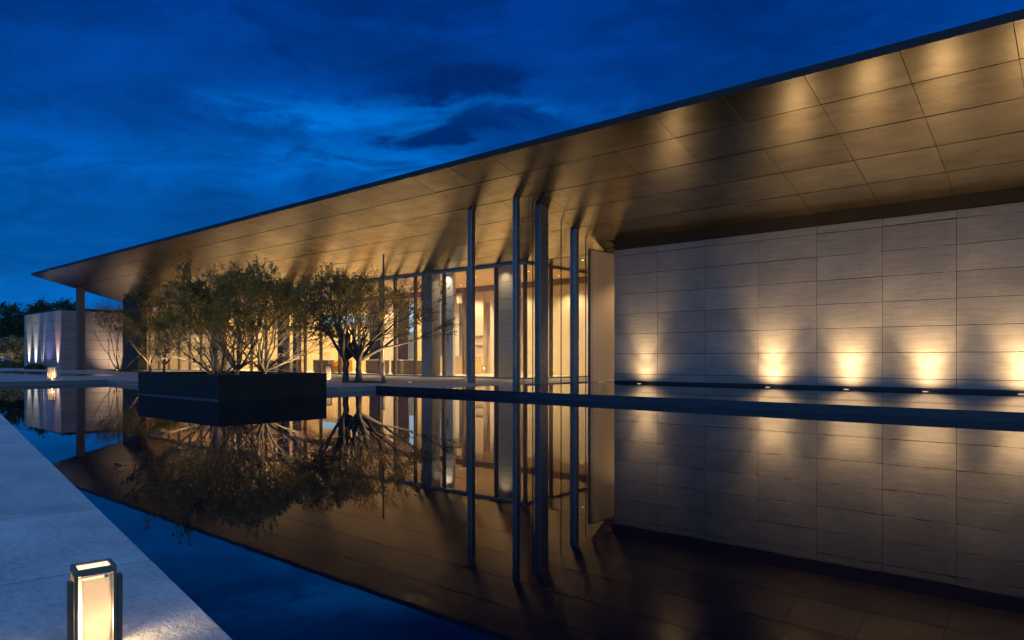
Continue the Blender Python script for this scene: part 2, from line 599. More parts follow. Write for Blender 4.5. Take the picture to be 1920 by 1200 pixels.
hole = [walk(-36, -0.35), (33.0, 17.75), (-22.5, 17.75), (-22.5, 14.2), (-39.5, 14.2), (-39.5, 7.0)]
hole[5] = (-39.5, WY + UY * 37.2 - 0.35)
bm = bmesh.new()
outer = [bm.verts.new((900 * math.cos(2 * math.pi * i / 48) - 20, 900 * math.sin(2 * math.pi * i / 48) + 12, 0.10)) for i in range(48)]
inner = [bm.verts.new((x, y, 0.10)) for x, y in hole]
eds = [bm.edges.new((v[i], v[(i + 1) % len(v)])) for v in (outer, inner) for i in range(len(v))]
bmesh.ops.triangle_fill(bm, use_beauty=True, use_dissolve=False, edges=eds)
bmesh.ops.recalc_face_normals(bm, faces=bm.faces)
me = bpy.data.meshes.new('ground')
bm.to_mesh(me)
bm.free()
if me.polygons[0].normal.z < 0:
    me.flip_normals()
me.materials.append(M['lawn'])
g = link(bpy.data.objects.new('ground', me))
tag(g, 'dark night lawn around the pool and the pavilion', kind='structure')

pool = mesh_obj('pool_water', [(x, y, 0.0) for x, y in hole], [tuple(range(len(hole)))], M['water'])
tag(pool, 'still black reflecting pool mirroring the pavilion', kind='structure')
pool.data.update()
if pool.data.polygons[0].normal.z < 0:
    pool.data.flip_normals()

# near walkway with its slabs
wb = MB()
wb.prism([walk(-34, -2.38), walk(-34, -0.03), walk(38, -0.03), walk(38, -2.38)][::-1], -0.6, 0.165)
wk = wb.obj('walkway', M['void'])
tag(wk, 'pale granite walkway along the pool in the foreground', kind='structure')
slab = plate_mesh('paving_slab', 1.640, 2.45, 0.04, 0.003, M['paving'])
wang = math.atan2(UY, UX)
for k in range(-14, 22):
    d = 1.4 + 1.675 * k + 0.8375
    x, y = walk(d, -1.225)
    inst('paving_slab', slab, (x, y, 0.200 + random.uniform(-0.001, 0.001)), wk, (random.uniform(-.001, .001), random.uniform(-.001, .001), wang))

# terrace
ter_pts = [(-18.55, 17.40), (-18.55, 26.70), (-16.9, 27.3), (-16.9, 36.5), (-74, 36.5), (-74, 24.2), (-95, 24.2), (-95, 7.9), (-39.2, 7.9), (-39.2, 13.35), (-26.6, 13.35), (-26.6, 13.96), (-22.2, 13.96), (-22.2, 17.40)]
tr = MB().prism(ter_pts, -0.6, 0.2).obj('terrace', M['terrace'])
tag(tr, 'grey stone terrace between the pool and the glass hall', kind='structure')
# thin paving lip: edge course in lighter stone along the pool
lip = MB()
lip.box(-39.235, 7.9, 0.05, -39.2, 13.35, 0.198).box(-39.2, 13.315, 0.05, -22.2, 13.35, 0.198)
lp = MB().box(-39.17, 7.9, 0.06, -39.198, 13.32, 0.197).box(-39.17, 13.32, 0.06, -26.6, 13.347, 0.197).obj('terrace_edge', M['riser'], tr)

# upper pool: black rim brimming with water
rim = MB().box(-18.55, 17.40, -0.6, 32.0, 17.75, 0.193)
rim.box(-22.2, 17.37, -0.6, -18.55, 17.399, 0.192)
rm = rim.obj('pool_rim', M['rim'])
tag(rm, 'wet black stone rim of the raised pool below the stone wall', kind='structure')
up = mesh_obj('upper_pool', [(-18.55, 17.40, 0.199), (32, 17.40, 0.199), (32, 27.0, 0.199), (-18.55, 27.0, 0.199)], [(0, 1, 2, 3)], M['water_up'])
tag(up, 'shallow raised pool brimming along the foot of the stone wall', kind='structure')
MB().box(-18.545, 17.76, -0.6, 32.0, 27.0, 0.15).obj('pool_bed', M['rim'], up)

# small basin set into the terrace by the gatehouse
bs = mesh_obj('terrace_basin', [(-70, 13.9, 0.206), (-48.5, 13.9, 0.206), (-48.5, 17.0, 0.206), (-70, 17.0, 0.206)], [(0, 1, 2, 3)], M['water_up'])
tag(bs, 'narrow dark strip of water set into the far terrace', kind='structure')

# ================================================================== PAVILION
EY, EZ, SL = 18.651, 8.695, 0.261


def soffit(y):
    return EZ - SL * (y - EY)


TH = math.atan(SL)
X0, X1 = -72.66, 6.2
YF = 27.735
pav = thing('museum_pavilion', (-30, 27, 0.2), 'long low museum hall under one sweeping bronze canopy, glass front glowing', 'pavilion')
PL = pav.location


def P(name, mb, mat, parent=pav, **k):
    """build in world coordinates, hang under the pavilion"""
    off = PL if parent is pav else Vector((0, 0, 0))
    if parent is pav:
        mb.v = [(x - off.x, y - off.y, z - off.z) for x, y, z in mb.v]
    return mb.obj(name, mat, parent, **k)


def wedge(x0, x1, y0, y1, lift0, lift1):
    """slab that follows the soffit slope"""
    m = MB()
    vs = []
    for lf in (lift0, lift1):
        for (x, y) in ((x0, y0), (x1, y0), (x1, y1), (x0, y1)):
            vs.append((x, y, soffit(y) + lf))
    m.v = vs
    m.f = [(0, 3, 2, 1), (4, 5, 6, 7), (0, 1, 5, 4), (1, 2, 6, 5), (2, 3, 7, 6), (3, 0, 4, 7)]
    return m


# roof body
rb = MB()
yb = 27.86
prof = [(EY, EZ + .03), (yb, soffit(yb) + .03), (yb, 6.50), (44.0, 6.50), (44.0, 9.9), (EY, EZ + .20)]
rb.v = [(xx_, y, z) for xx_ in (X0, X1) for y, z in prof]
nP = len(prof)
rb.f = [tuple(range(nP))[::-1], tuple(range(nP, 2 * nP))] + [(i, (i + 1) % nP, nP + (i + 1) % nP, nP + i) for i in range(nP)]
canopy = P('canopy', rb, M['void'])
fb = MB().box(X0, EY - 0.05, EZ - 0.012, X1, EY + 0.0, EZ + 0.185)
fb.box(X0 - 0.05, EY - 0.05, EZ - 0.012, X0, EY + 0.001, EZ + 0.185)
fas = fb.obj('fascia', M['fascia'], None)
fas.parent = canopy
fas.location = (-PL.x, -PL.y, -PL.z)
# sloping end edge of the canopy
eb = wedge(X0 - 0.05, X0, EY + 0.001, 27.85, -0.012, 0.10)
ee = eb.obj('end_fascia', M['fascia'], None)
ee.parent = canopy
ee.location = (-PL.x, -PL.y, -PL.z)

rows = [EY + 0.012, 20.08, 21.70, 23.32, 24.94, 26.58, 27.70]
PITCH = 2.22
row_me = []
for a, b in zip(rows[:-1], rows[1:]):
    ln = (b - a) / math.cos(TH)
    row_me.append(plate_mesh('soffit_panel', PITCH - 0.008, ln - 0.026, 0.020, 0.004, M['bronze']))
x = -1.6 + 3 * PITCH
edge = []
while x > X0 + 0.4:
    edge.append(x)
    x -= PITCH
for xr in edge:
    xc = xr - PITCH / 2
    if xc - PITCH / 2 < X0 or xc > X1 - 1:
        continue
    for i in range(6):
        if i == 5 and xc > -17.0:
            continue
        yc = (rows[i] + rows[i + 1]) / 2
        rot = (-TH + random.gauss(0, 0.0018), random.gauss(0, 0.0018), 0)
        inst('soffit_panel', row_me[i], Vector((xc, yc, soffit(yc) + 0.018)) - PL, canopy, rot)
# closing strip at the tip and the dark recess above the stone wall
xe = [v for v in edge if v - PITCH >= X0][-1] - PITCH
if xe - X0 > 0.1:
    q = wedge(X0 + 0.004, xe - 0.006, EY + 0.012, 27.7, 0.0, 0.02).obj('soffit_strip', M['bronze'], canopy)
    q.location = (-PL.x, -PL.y, -PL.z)
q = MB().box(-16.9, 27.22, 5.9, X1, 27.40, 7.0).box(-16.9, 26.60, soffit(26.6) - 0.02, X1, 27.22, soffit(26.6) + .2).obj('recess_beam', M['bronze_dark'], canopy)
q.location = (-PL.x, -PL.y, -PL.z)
q = MB().box(-16.9, 26.585, 6.185, X1, 26.598, soffit(26.6) + 0.1).obj('recess_shade_strip', M['recess'], canopy)  # strip added across the recess, its shade put into the brown
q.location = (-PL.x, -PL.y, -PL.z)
# flat soffit over the recessed entrance
fl = plate_mesh('entry_soffit_panel', 2.0 - 0.012, 1.6 - 0.012, 0.02, 0.004, M['bronze'])
for i in range(3):
    for j in range(4):
        inst('entry_soffit_panel', fl, Vector((-22.15 + 2.0 * i, 28.55 + 1.6 * j, 6.33)) - PL, canopy)

# --------- hall structure
hl = MB()
hl.box(-72.0, 27.60, 0.12, -23.0, 44.0, 0.222)                 # floor
floor = P('hall_floor', hl, M['hall_floor'])
P('hall_ceiling', MB().box(-72.0, 27.80, 6.36, -23.25, 43.0, 6.42), M['ceiling'])
P('bulkhead', MB().box(-72.0, 35.30, 5.98, -23.25, 35.50, 6.36), M['brown_panel'])
P('rear_ceiling', MB().box(-72.0, 35.50, 5.98, -23.25, 43.0, 6.02), M['ceiling'])
P('rear_wall', MB().box(-72.0, 43.0, 0.2, -23.0, 43.3, 6.4), M['plaster'])
P('end_wall', MB().box(-72.3, 27.8, 0.2, -72.0, 43.3, 6.5), M['concrete'])
P('head_beam', MB().box(-72.0, YF - 0.10, 6.20, -22.95, YF + 0.12, soffit(YF) + .05), M['steel'])
P('sill', MB().box(-72.0, YF - 0.10, 0.2, -22.95, YF + 0.10, 0.29), M['steel'])
P('white_floor_strip', MB().box(-72.0, YF + 0.15, 0.222, -23.3, YF + 0.55, 0.235), M['white_top'])
P('return_head_beam', MB().box(-23.10, YF + 0.12, 6.20, -22.95, 34.8, 6.34), M['steel'])
P('return_sill', MB().box(-23.10, YF + 0.10, 0.2, -22.95, 34.8, 0.28), M['steel'])

mull = [-23.05, -25.07, -27.2, -29.15, -31.65, -33.55, -35.0, -37.2, -39.35, -41.55, -43.5, -44.6]
xx = -46.7
while xx > -71.5:
    mull.append(xx)
    xx -= 2.15
mm = MB().box(-0.07, -0.09, 0.09, 0.07, 0.09, 6.0)
mull_me = bpy.data.meshes.new('mullion')
mull_me.from_pydata(mm.v, [], mm.f)
mull_me.materials.append(M['steel_brown'])
for x in mull:
    inst('mullion', mull_me, Vector((x, YF, 0.2)) - PL, pav)
for y in (29.9, 32.1, 34.3):
    inst('mullion', mull_me, Vector((-23.03, y, 0.2)) - PL, pav)
for a, b in zip(mull[:-1], mull[1:]):
    P('pane', MB().box(b + 0.072, YF - 0.008, 0.292, a - 0.072, YF + 0.008, 6.198), M['glass'])
for a, b in ((27.84, 29.8), (30.0, 32.0), (32.2, 34.2)):
    P('pane', MB().box(-23.04, a + 0.01, 0.29, -23.02, b - 0.01, 6.198), M['glass'])

# piers behind the glass
P('concrete_pier', MB().box(-30.98, YF - 0.13, 0.2, -30.08, YF + 0.55, 6.34), M['concrete'], bevel=0.01)
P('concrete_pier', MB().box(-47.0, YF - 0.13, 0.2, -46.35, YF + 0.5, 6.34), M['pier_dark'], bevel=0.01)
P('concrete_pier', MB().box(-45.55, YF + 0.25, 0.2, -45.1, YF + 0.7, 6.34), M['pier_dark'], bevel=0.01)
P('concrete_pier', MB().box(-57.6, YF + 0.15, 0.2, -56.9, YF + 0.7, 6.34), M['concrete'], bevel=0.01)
P('white_panel', MB().box(-29.95, YF + 0.60, 0.222, -29.05, YF + 0.8, 6.3), M['plaster_white'])
cp = P('cream_pier', MB().box(-25.95, YF + 0.75, 0.222, -24.35, YF + 1.2, 6.34), M['plaster'])
for z in (1.2, 2.2, 3.2, 3.9, 4.55, 5.5):
    j = MB().box(-25.945, YF + 0.744, z, -24.355, YF + 0.749, z + 0.012).obj('pier_joint', M['brown_panel'], cp)
    j.location = (-PL.x, -PL.y, -PL.z)
# dark pier at the far end and end column
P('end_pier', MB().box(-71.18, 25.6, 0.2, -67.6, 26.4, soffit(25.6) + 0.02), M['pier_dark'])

# back wall of the hall, Y = 35.5, with deep openings
bw = [(-72.0, -53.3, 'ochre'), (-53.0, -46.2, 'ochre'), (-44.9, -43.1, 'plaster'), (-40.45, -39.6, 'ochre'), (-37.05, -36.15, 'plaster_white'),
      (-34.15, -33.35, 'plaster'), (-32.7, -31.0, 'plaster'), (-29.5, -23.3, 'plaster')]
for a, b, m in bw:
    if m == 'ochre' and b - a > 3:      # pleated curtain
        c = MB()
        n = int((b - a) / 0.14)
        b0 = len(c.v)
        for i in range(n + 1):
            yy = 35.45 + 0.05 * math.sin(i * 1.9) + 0.02 * math.sin(i * 0.7)
            c.v += [(a + (b - a) * i / n, yy, 0.23), (a + (b - a) * i / n, yy, 5.98)]
        c.f = [(2 * i, 2 * i + 2, 2 * i + 3, 2 * i + 1) for i in range(n)]
        P('curtain', c, M['ochre'])
    else:
        P('rear_pier', MB().box(a, 35.50, 0.222, b, 35.9, 5.98), M[m])
P('light_wall', MB().box(-43.0, 37.0, 3.35, -39.4, 37.08, 5.78), M['screen_light'])
P('light_wall', MB().box(-52.6, 35.2, 4.3, -46.5, 35.28, 4.85), M['screen_light'])
P('grey_panel', MB().box(-43.0, 36.9, 0.222, -39.4, 37.08, 3.34), M['blue_grey'])
P('grey_panel', MB().box(-35.75, 36.4, 1.5, -34.75, 36.48, 5.2), M['blue_grey'])
P('grey_panel', MB().box(-33.3, 36.4, 0.3, -32.75, 36.48, 5.1), M['blue_grey'])
P('light_slot', MB().box(-36.1, 36.35, 5.20, -34.3, 36.42, 5.30), M['screen_light'])
P('inner_post', MB().box(-32.95, 33.0, 0.222, -32.75, 33.2, 6.0), M['steel_brown'])
P('lintel', MB().box(-36.1, 35.6, 5.3, -32.6, 35.8, 5.98), M['oak'])

# recessed entrance: cream walls between the return glazing and the stone wall
P('entrance_wall', MB().box(-23.0, 34.8, 0.2, -16.5, 35.1, 6.4), M['plaster'])
P('entrance_wall', MB().box(-18.12, 28.6, 0.2, -17.98, 34.8, 6.32), M['plaster'])
bl = MB()
bl.v = [(-18.05, 26.35, 0.24), (-18.05, 28.58, 0.24), (-18.05, 28.58, 6.3), (-18.05, 26.35, 6.3)]
bl.f = [(0, 1, 2, 3)]
P('linen_blind', bl, M['linen'])
P('blind_frame', MB().box(-18.10, 26.27, 0.2, -18.0, 26.34, 6.32).box(-18.10, 26.34, 6.3, -18.0, 28.6, 6.34), M['steel_brown'])
P('door_leaf', MB().box(-22.2, 34.72, 0.2, -20.9, 34.79, 3.2), M['oak'])
P('door_leaf', MB().box(-20.8, 34.72, 0.2, -19.5, 34.79, 3.2), M['oak'])


# --------- steel columns carrying the canopy
def steel_col(x, y, wx, wy, label, mat='steel'):
    h = soffit(y - wy / 2) + 0.02 - 0.2
    c = MB()
    t = 0.28
    c.box(x - wx / 2, y - wy / 2, 0.2, x - wx / 2 + wx * t, y + wy / 2, h + 0.2)
    c.box(x + wx / 2 - wx * t, y - wy / 2, 0.2, x + wx / 2, y + wy / 2, h + 0.2)
    o = P('steel_column', c, M[mat], bevel=0.006)
    w = MB().box(x - wx / 2 + wx * t, y - wy / 2 + 0.05, 0.2, x + wx / 2 - wx * t, y + wy / 2 - 0.05, h + 0.2).obj('column_web', M[mat], o)
    w.location = (-PL.x, -PL.y, -PL.z)
    if label:
        o['label'] = label
    return o


steel_col(-21.41, 22.02, 0.26, 0.24, 'slim steel column standing alone on the terrace')
steel_col(-18.55, 21.73, 0.22, 0.22, 'slim steel post at the outer corner of the glass screen')
steel_col(-17.98, 22.70, 0.30, 0.56, 'broad steel column in the middle of the glass screen')
steel_col(-18.02, 25.10, 0.34, 0.22, 'blue edged steel column at the inner end of the glass screen')
steel_col(-72.05, 22.3, 0.62, 0.55, 'stout column under the far tip of the canopy', 'grey_column')

# --------- glass screen beside the raised pool
sc = thing('glass_screen', (-18.35, 24.0, 0.2), 'tall frameless glass screen standing between steel columns at the pool edge', 'glass screen')
SCL = sc.location


def S(name, mb, mat, **k):
    mb.v = [(x - SCL.x, y - SCL.y, z - SCL.z) for x, y, z in mb.v]
    return mb.obj(name, mat, sc, **k)


def slopebox(x0, x1, y0, y1, z0):
    m = MB()
    m.v = [(x0, y0, z0), (x1, y0, z0), (x1, y1, z0), (x0, y1, z0), (x0, y0, soffit(y0) - .01), (x1, y0, soffit(y0) - .01), (x1, y1, soffit(y1) - .01), (x0, y1, soffit(y1) - .01)]
    m.f = [(0, 3, 2, 1), (4, 5, 6, 7), (0, 1, 5, 4), (1, 2, 6, 5), (2, 3, 7, 6), (3, 0, 4, 7)]
    return m


for y0, y1 in ((21.85, 22.20), (22.215, 22.42), (22.99, 24.15), (24.165, 24.98), (25.23, 26.02), (26.035, 26.60)):
    S('pane', slopebox(-18.06, -18.045, y0, y1, 0.23), M['screen_glass'])
for y in (22.2, 24.15, 26.02):
    S('glass_joint', slopebox(-18.075, -18.03, y, y + 0.015, 0.22), M['void'])
S('floor_channel', MB().box(-18.10, 21.85, 0.2, -18.0, 26.62, 0.235), M['steel'])

# ================================================================== STONE WALL
wallt = thing('stone_wall', (-8, 26.657, 0.2), 'long wall of horizontal stone panels washed by uplights', 'wall')
WL = wallt.location
ZR = [0.29, 0.60, 1.50, 2.385, 3.27, 4.15, 5.03, 5.88, 6.17]
core = MB().box(-16.93, 26.70, 0.2, 6.0, 27.18, 6.165)
core.v = [(a - WL.x, b - WL.y, c - WL.z) for a, b, c in core.v]
wc = core.obj('wall_core', M['void'], wallt)
cb = MB().box(-16.93, 26.672, 0.15, 6.0, 26.699, 0.288)
cb.v = [(a - WL.x, b - WL.y, c - WL.z) for a, b, c in cb.v]
cb.obj('plinth', M['plinth'], wallt)
WP = 2.19
for r_, (za, zb) in enumerate(zip(ZR[:-1], ZR[1:])):
    me = plate_mesh('stone_panel', WP - 0.012, zb - za - 0.018, 0.045, 0.003, M['stone'])
    for k in range(10):
        xc = -16.93 + WP * (k + 0.5)
        inst('stone_panel', me, Vector((xc, 26.652 + random.uniform(-0.0025, 0.0025), (za + zb) / 2)) - WL, wallt,
             (R(90) + random.gauss(0, 0.0008), 0, random.gauss(0, 0.0008)))
# bracket at the end of the wall
br = thing('wall_bracket', (-16.75, 26.75, 6.17), 'small black bracket with a curved arm on top of the stone wall end', 'bracket')
MB().box(0.0, -0.06, 0.0, 0.16, 0.06, 0.22).obj('bracket_box', M['plinth'], br, bevel=0.01)
pts = [Vector((-1.15 + 1.15 * i / 8, 0, 0.24 - 0.11 * math.sin(math.pi * (0.15 + 0.75 * i / 8)))) for i in range(9)]
MB().tube(pts, [0.02 + 0.02 * i / 8 for i in range(9)], 8).obj('curved_arm', M['plinth'], br, smooth=True)

# uplights at the foot of the wall
UPL = [(-15.3, 'ground uplight nearest the glass screen, alone at the left end of the stone wall', 62, 46),
       (-9.76, 'second ground uplight along the stone wall, under the brightest narrow scallop', 95, 50),
       (-7.0, 'third ground uplight from the glass screen along the stone wall', 80, 58),
       (-4.58, 'fourth ground uplight from the glass screen along the stone wall', 85, 60),
       (-2.03, 'ground uplight at the right edge of the frame by the stone wall', 90, 56)]
up_h = MB().cyl(0, 0, 0, 0.022, 0.11, 0.10, 20)
up_h_me = bpy.data.meshes.new('housing')
up_h_me.from_pydata(up_h.v, [], up_h.f)
up_h_me.materials.append(M['steel'])
up_l = MB().cyl(0, 0, 0.0225, 0.028, 0.08, 0.075, 20)
up_l_me = bpy.data.meshes.new('lens')
up_l_me.from_pydata(up_l.v, [], up_l.f)
up_l_me.materials.append(M['lens'])


def uplight(x, y, z, label, group, target, energy, angle, blend=1.0, color=WARM, radius=0.05, lens=True):
    t = thing('ground_uplight', (x, y, z), label, 'uplight', group)
    inst('housing', up_h_me, (0, 0, 0), t)
    if lens:
        inst('lens', up_l_me, (0, 0, 0), t)
    spot('uplight_beam', (x, y, z + 0.05), target, energy, angle, blend, color, radius, t)
    return t


for x, lab, en, ang in UPL:
    u_ = uplight(x, 26.06, 0.185, lab, 'uplights along the stone wall', (x, 26.60, 4.6), en * 9.5, ang * 1.32, radius=0.08)
    spot('uplight_mid', (x, 26.05, 0.26), (x, 26.60, 1.7), en * 1.5, 96, 1.0, WARM, 0.08, u_)
    spot('uplight_flood', (x, 26.04, 0.26), (x, 26.60, 2.0), en * 1.7, 156, 1.0, WARM, 0.06, u_)

# ================================================================== GATEHOUSE
gh = thing('gatehouse', (-76.57, 22.06, 0.2), 'small windowless stone gatehouse lit by coloured wall lights at the far left', 'building')


def G(name, mb, mat, parent=gh, **k):
    mb.v = [(x - gh.location.x, y - gh.location.y, z - gh.location.z) for x, y, z in mb.v]
    return mb.obj(name, mat, parent, **k)


G('wall', MB().box(-88.75, 22.12, 0.2, -76.63, 30.5, 5.9), M['void'])
G('parapet', MB().box(-88.2, 22.6, 5.9, -77.0, 30.3, 6.22), M['fascia'])
gz = [0.2, 0.75, 1.65, 2.55, 3.45, 4.4, 5.3, 5.95]
gz = [0.2, 1.16, 2.12, 3.08, 4.04, 5.0, 5.95]
for za, zb in zip(gz[:-1], gz[1:]):
    me = plate_mesh('stone_panel', 3.035 - .02, zb - za - .025, 0.05, 0.004, M['gate_stone'])
    for k in range(4):
        inst('stone_panel', me, Vector((-88.75 + 3.045 * (k + .5), 22.06, (za + zb) / 2)) - gh.location, gh, (R(90), 0, 0))
    me2 = plate_mesh('stone_panel', 2.10 - .02, zb - za - .025, 0.05, 0.004, M['gate_stone'])
    for k in range(4):
        inst('stone_panel', me2, Vector((-76.57, 22.07 + 2.105 * (k + .5), (za + zb) / 2)) - gh.location, gh, (R(90), 0, R(90)))
glab = [(-86.9, 'white beam gatehouse uplight at the far left corner', (1, 0.86, 0.66), 120, 26),
        (-84.6, 'white beam gatehouse uplight second from the left corner', (1, 0.86, 0.66), 150, 26),
        (-82.4, 'white beam gatehouse uplight third from the left corner behind the hedge', (1, 0.86, 0.66), 140, 26),
        (-77.6, 'pinkish gatehouse uplight behind the lantern near the corner', (1, 0.56, 0.46), 110, 26)]
for x, lab, c_, en, an in glab:
    uplight(x, 21.75, 0.19, lab, 'uplights of the gatehouse', (x, 22.05, 2.6), en * 30.0, an * 1.5, 1.0, c_, 0.04)
# violet wash and warm wash on the two faces
uplight(-80.3, 20.4, 0.19, 'violet wash light on the paving in front of the gatehouse', None, (-80.3, 22.06, 3.2), 420, 90, 1.0, (0.42, 0.34, 1.0), 0.1, lens=False)
uplight(-73.6, 26.3, 0.19, 'warm wash light beside the bare tree, aimed at the gatehouse side wall', None, (-76.6, 27.0, 2.2), 1600, 100, 1.0, (1, 0.66, 0.40), 0.1, lens=False)

# ================================================================== PLANTER
plt = thing('planter_box', (-23.48, 11.965, 0.0), 'large black steel planter box standing in the reflecting pool', 'planter')
px, py, pz = 3.03, 1.915, 0.79
w = 0.07
pm = MB()
pm.box(-px, -py, -0.3, px, -py + w, pz).box(-px, py - w, -0.3, px, py, pz)
pm.box(-px, -py + w, -0.3, -px + w, py - w, pz).box(px - w, -py + w, -0.3, px, py - w, pz)
pm.obj('planter_wall', M['planter'], plt, bevel=0.006)
MB().box(-px + w, -py + w, 0.2, px - w, py - w, pz - 0.09).obj('soil', M['soil'], plt)
MB().box(-px - 0.004, -py - 0.004, 0.012, px + 0.004, -py - 0.0005, 0.03).obj('water_mark', M['steel'], plt)


# ================================================================== TREES
def rand_unit():
    while True:
        v = Vector((random.uniform(-1, 1), random.uniform(-1, 1), random.uniform(-1, 1)))
        if 0.05 < v.length < 1:
            return v.normalized()


def grow_tree(seed, stems, maxlev, spread, r0, up_t, out_t, decay=0.80, kprob=0.35, base_r=0.12, trunk_len=0.0, len0=1.0, fork=(14, 34), wig=0.20, tilt0=0.45, side=0.5):
    random.seed(seed)
    lines = []

    def rec(p, d, L, r, lev, axis):
        n = 5 if lev < 2 else 4
        pts, rr = [p.copy()], [r]
        q = p.copy()
        dd = d.copy()
        for i in range(n):
            out = Vector((q.x - axis.x, q.y - axis.y, 0))
            if out.length > 1e-3:
                out.normalize()
            dd = (dd + rand_unit() * wig + Vector((0, 0, 1)) * up_t + out * out_t).normalized()
            q = q + dd * (L / n)
            pts.append(q.copy())
            rr.append(r * (1 - 0.32 * (i + 1) / n))
        lines.append((pts, rr, lev))
        if lev >= maxlev:
            return
        k = 2 + (random.random() < kprob)
        ph = random.uniform(0, 6.28)
        for c in range(k):
            ang = R(random.uniform(*fork)) * (1 + 0.12 * (lev if fork[0] > 12 else 0))
            a = ph + 6.283 * c / k + random.uniform(-0.5, 0.5)
            s = dd.orthogonal().normalized()
            t = dd.cross(s)
            nd = (dd * math.cos(ang) + (s * math.cos(a) + t * math.sin(a)) * math.sin(ang)).normalized()
            rec(q, nd, L * random.uniform(decay - 0.1, decay + 0.08), rr[-1] * random.uniform(0.66, 0.84), lev + 1, axis)
        if lev >= 1 and random.random() < side:     # side shoot
            m = pts[random.randint(1, n - 1)]
            nd = (dd + rand_unit() * 0.8).normalized()
            rec(m, nd, L * 0.62, r * 0.45, min(lev + 2, maxlev), axis)

    axis = Vector((0, 0, 0))
    top = Vector((0, 0, 0))
    if trunk_len > 0:
        n = 5
        pts = [Vector((random.uniform(-.008, .008) * i, random.uniform(-.008, .008) * i, trunk_len * i / n)) for i in range(n + 1)]
        lines.append((pts, [r0 * (1.35 - 0.35 * min(1, i / 2)) for i in range(n + 1)], 0))
        top = pts[-1]
    for s in range(stems):
        a = 6.283 * s / stems + random.uniform(-0.35, 0.35)
        tilt = R((tilt0 + (1 - tilt0) * ((s * 0.618 + 0.31) % 1.0)) * spread)
        d = Vector((math.cos(a) * math.sin(tilt), math.sin(a) * math.sin(tilt), math.cos(tilt)))
        p = top + Vector((math.cos(a) * base_r, math.sin(a) * base_r, 0)) * (0.3 if trunk_len > 0 else 1)
        rec(p, d, len0 * random.uniform(0.85, 1.15), r0 * random.uniform(0.62, 0.85), 1, axis)
    return lines


def fit_lines(lines, radius, height, sx=1.0, sy=1.0):
    zmax = sorted(p.z for l in lines for p in l[0])
    zmax = zmax[int(len(zmax) * 0.985)]
    rs = sorted(math.hypot(p.x, p.y) for l in lines for p in l[0])
    rmax = rs[int(len(rs) * 0.97)]
    kz, kr = height / zmax, radius / rmax
    return [([Vector((p.x * kr * sx, p.y * kr * sy, p.z * kz)) for p in pts], rr, lev) for pts, rr, lev in lines]


def build_tree(root, lines, maxlev, bark, leaf, per, lsize, leaflev=2, spreadl=0.16, crown_name='crown', minz=0.0):
    tb = MB()
    for pts, rr, lev in lines:
        tb.tube(pts, [max(0.006, r) for r in rr], 8 if lev <= 1 else (6 if lev <= 3 else 4))
    tb.obj('trunk', bark, root, smooth=True)
    lb_v, lb_f = [], []
    for pts, rr, lev in lines:
        if lev < maxlev - leaflev + 1:
            continue
        n = per if lev >= maxlev else int(per * 0.6)
        for i in range(n):
            f = random.random() ** 0.7 * (len(pts) - 1)
            k = min(int(f), len(pts) - 2)
            c = pts[k].lerp(pts[k + 1], f - k) + rand_unit() * random.uniform(0.02, spreadl)
            if c.z < minz:
                continue
            a = rand_unit()
            a = (a + Vector((0, 0, -0.25))).normalized()
            b = a.cross(rand_unit()).normalized()
            L = lsize * random.uniform(0.6, 1.3)
            wd = L * random.uniform(0.36, 0.55)
            nrm = a.cross(b) * (L * 0.08)
            o = len(lb_v)
            lb_v += [tuple(c - a * L * .5), tuple(c + b * wd * .5 + nrm), tuple(c + a * L * .5), tuple(c - b * wd * .5 + nrm)]
            lb_f.append((o, o + 1, o + 2, o + 3))
    mesh_obj(crown_name, lb_v, lb_f, leaf, root)
    return len(lb_f)


def myrtle(name, loc, label, seed, radius, height, stems=5, maxlev=6, spread=48, r0=0.09, per=9, lsize=0.085, leaf='leaf', bark='bark', trunk_len=0.0,
           sx=1.0, sy=1.0, group=None, up_t=0.06, out_t=0.02, kprob=0.35, minz=0.0, cat='tree', leaflev=2, base_r=0.12, spreadl=0.16, decay=0.80, **hab):
    root = thing(name, loc, label, cat, group)
    ln = grow_tree(seed, stems, maxlev, spread, r0, up_t, out_t, kprob=kprob, trunk_len=trunk_len, base_r=base_r, decay=decay, **hab)
    ln = fit_lines(ln, radius, height, sx, sy)
    build_tree(root, ln, maxlev, M[bark], M[leaf], per, lsize, leaflev, spreadl, minz=minz)
    return root


PT = 'trees in the black planter'
FINE = dict(maxlev=7, lsize=0.125, kprob=0.16, up_t=0.018, out_t=0.0, decay=0.80, spreadl=0.12, leaflev=3, fork=(8, 23), wig=0.13, tilt0=0.16, side=0.35)
myrtle('myrtle_tree', (-24.3, 11.9, 0.69), 'spreading many-stemmed tree at the left end of the black planter, its stems lit orange', 11, 3.15, 3.45, stems=11, spread=70, r0=0.055, per=2, group=PT, minz=1.5, base_r=0.22, **FINE)
myrtle('myrtle_tree', (-22.75, 11.85, 0.69), 'tallest many-stemmed tree in the middle of the black planter', 23, 2.5, 3.75, stems=10, spread=58, r0=0.062, per=2, trunk_len=0.25, group=PT, minz=1.6, base_r=0.2, **FINE)
myrtle('myrtle_tree', (-22.1, 12.5, 0.69), 'leaning tree at the right end of the black planter', 35, 3.0, 3.5, stems=10, spread=70, r0=0.058, per=2, trunk_len=0.20, group=PT, minz=1.4, base_r=0.2, **FINE)
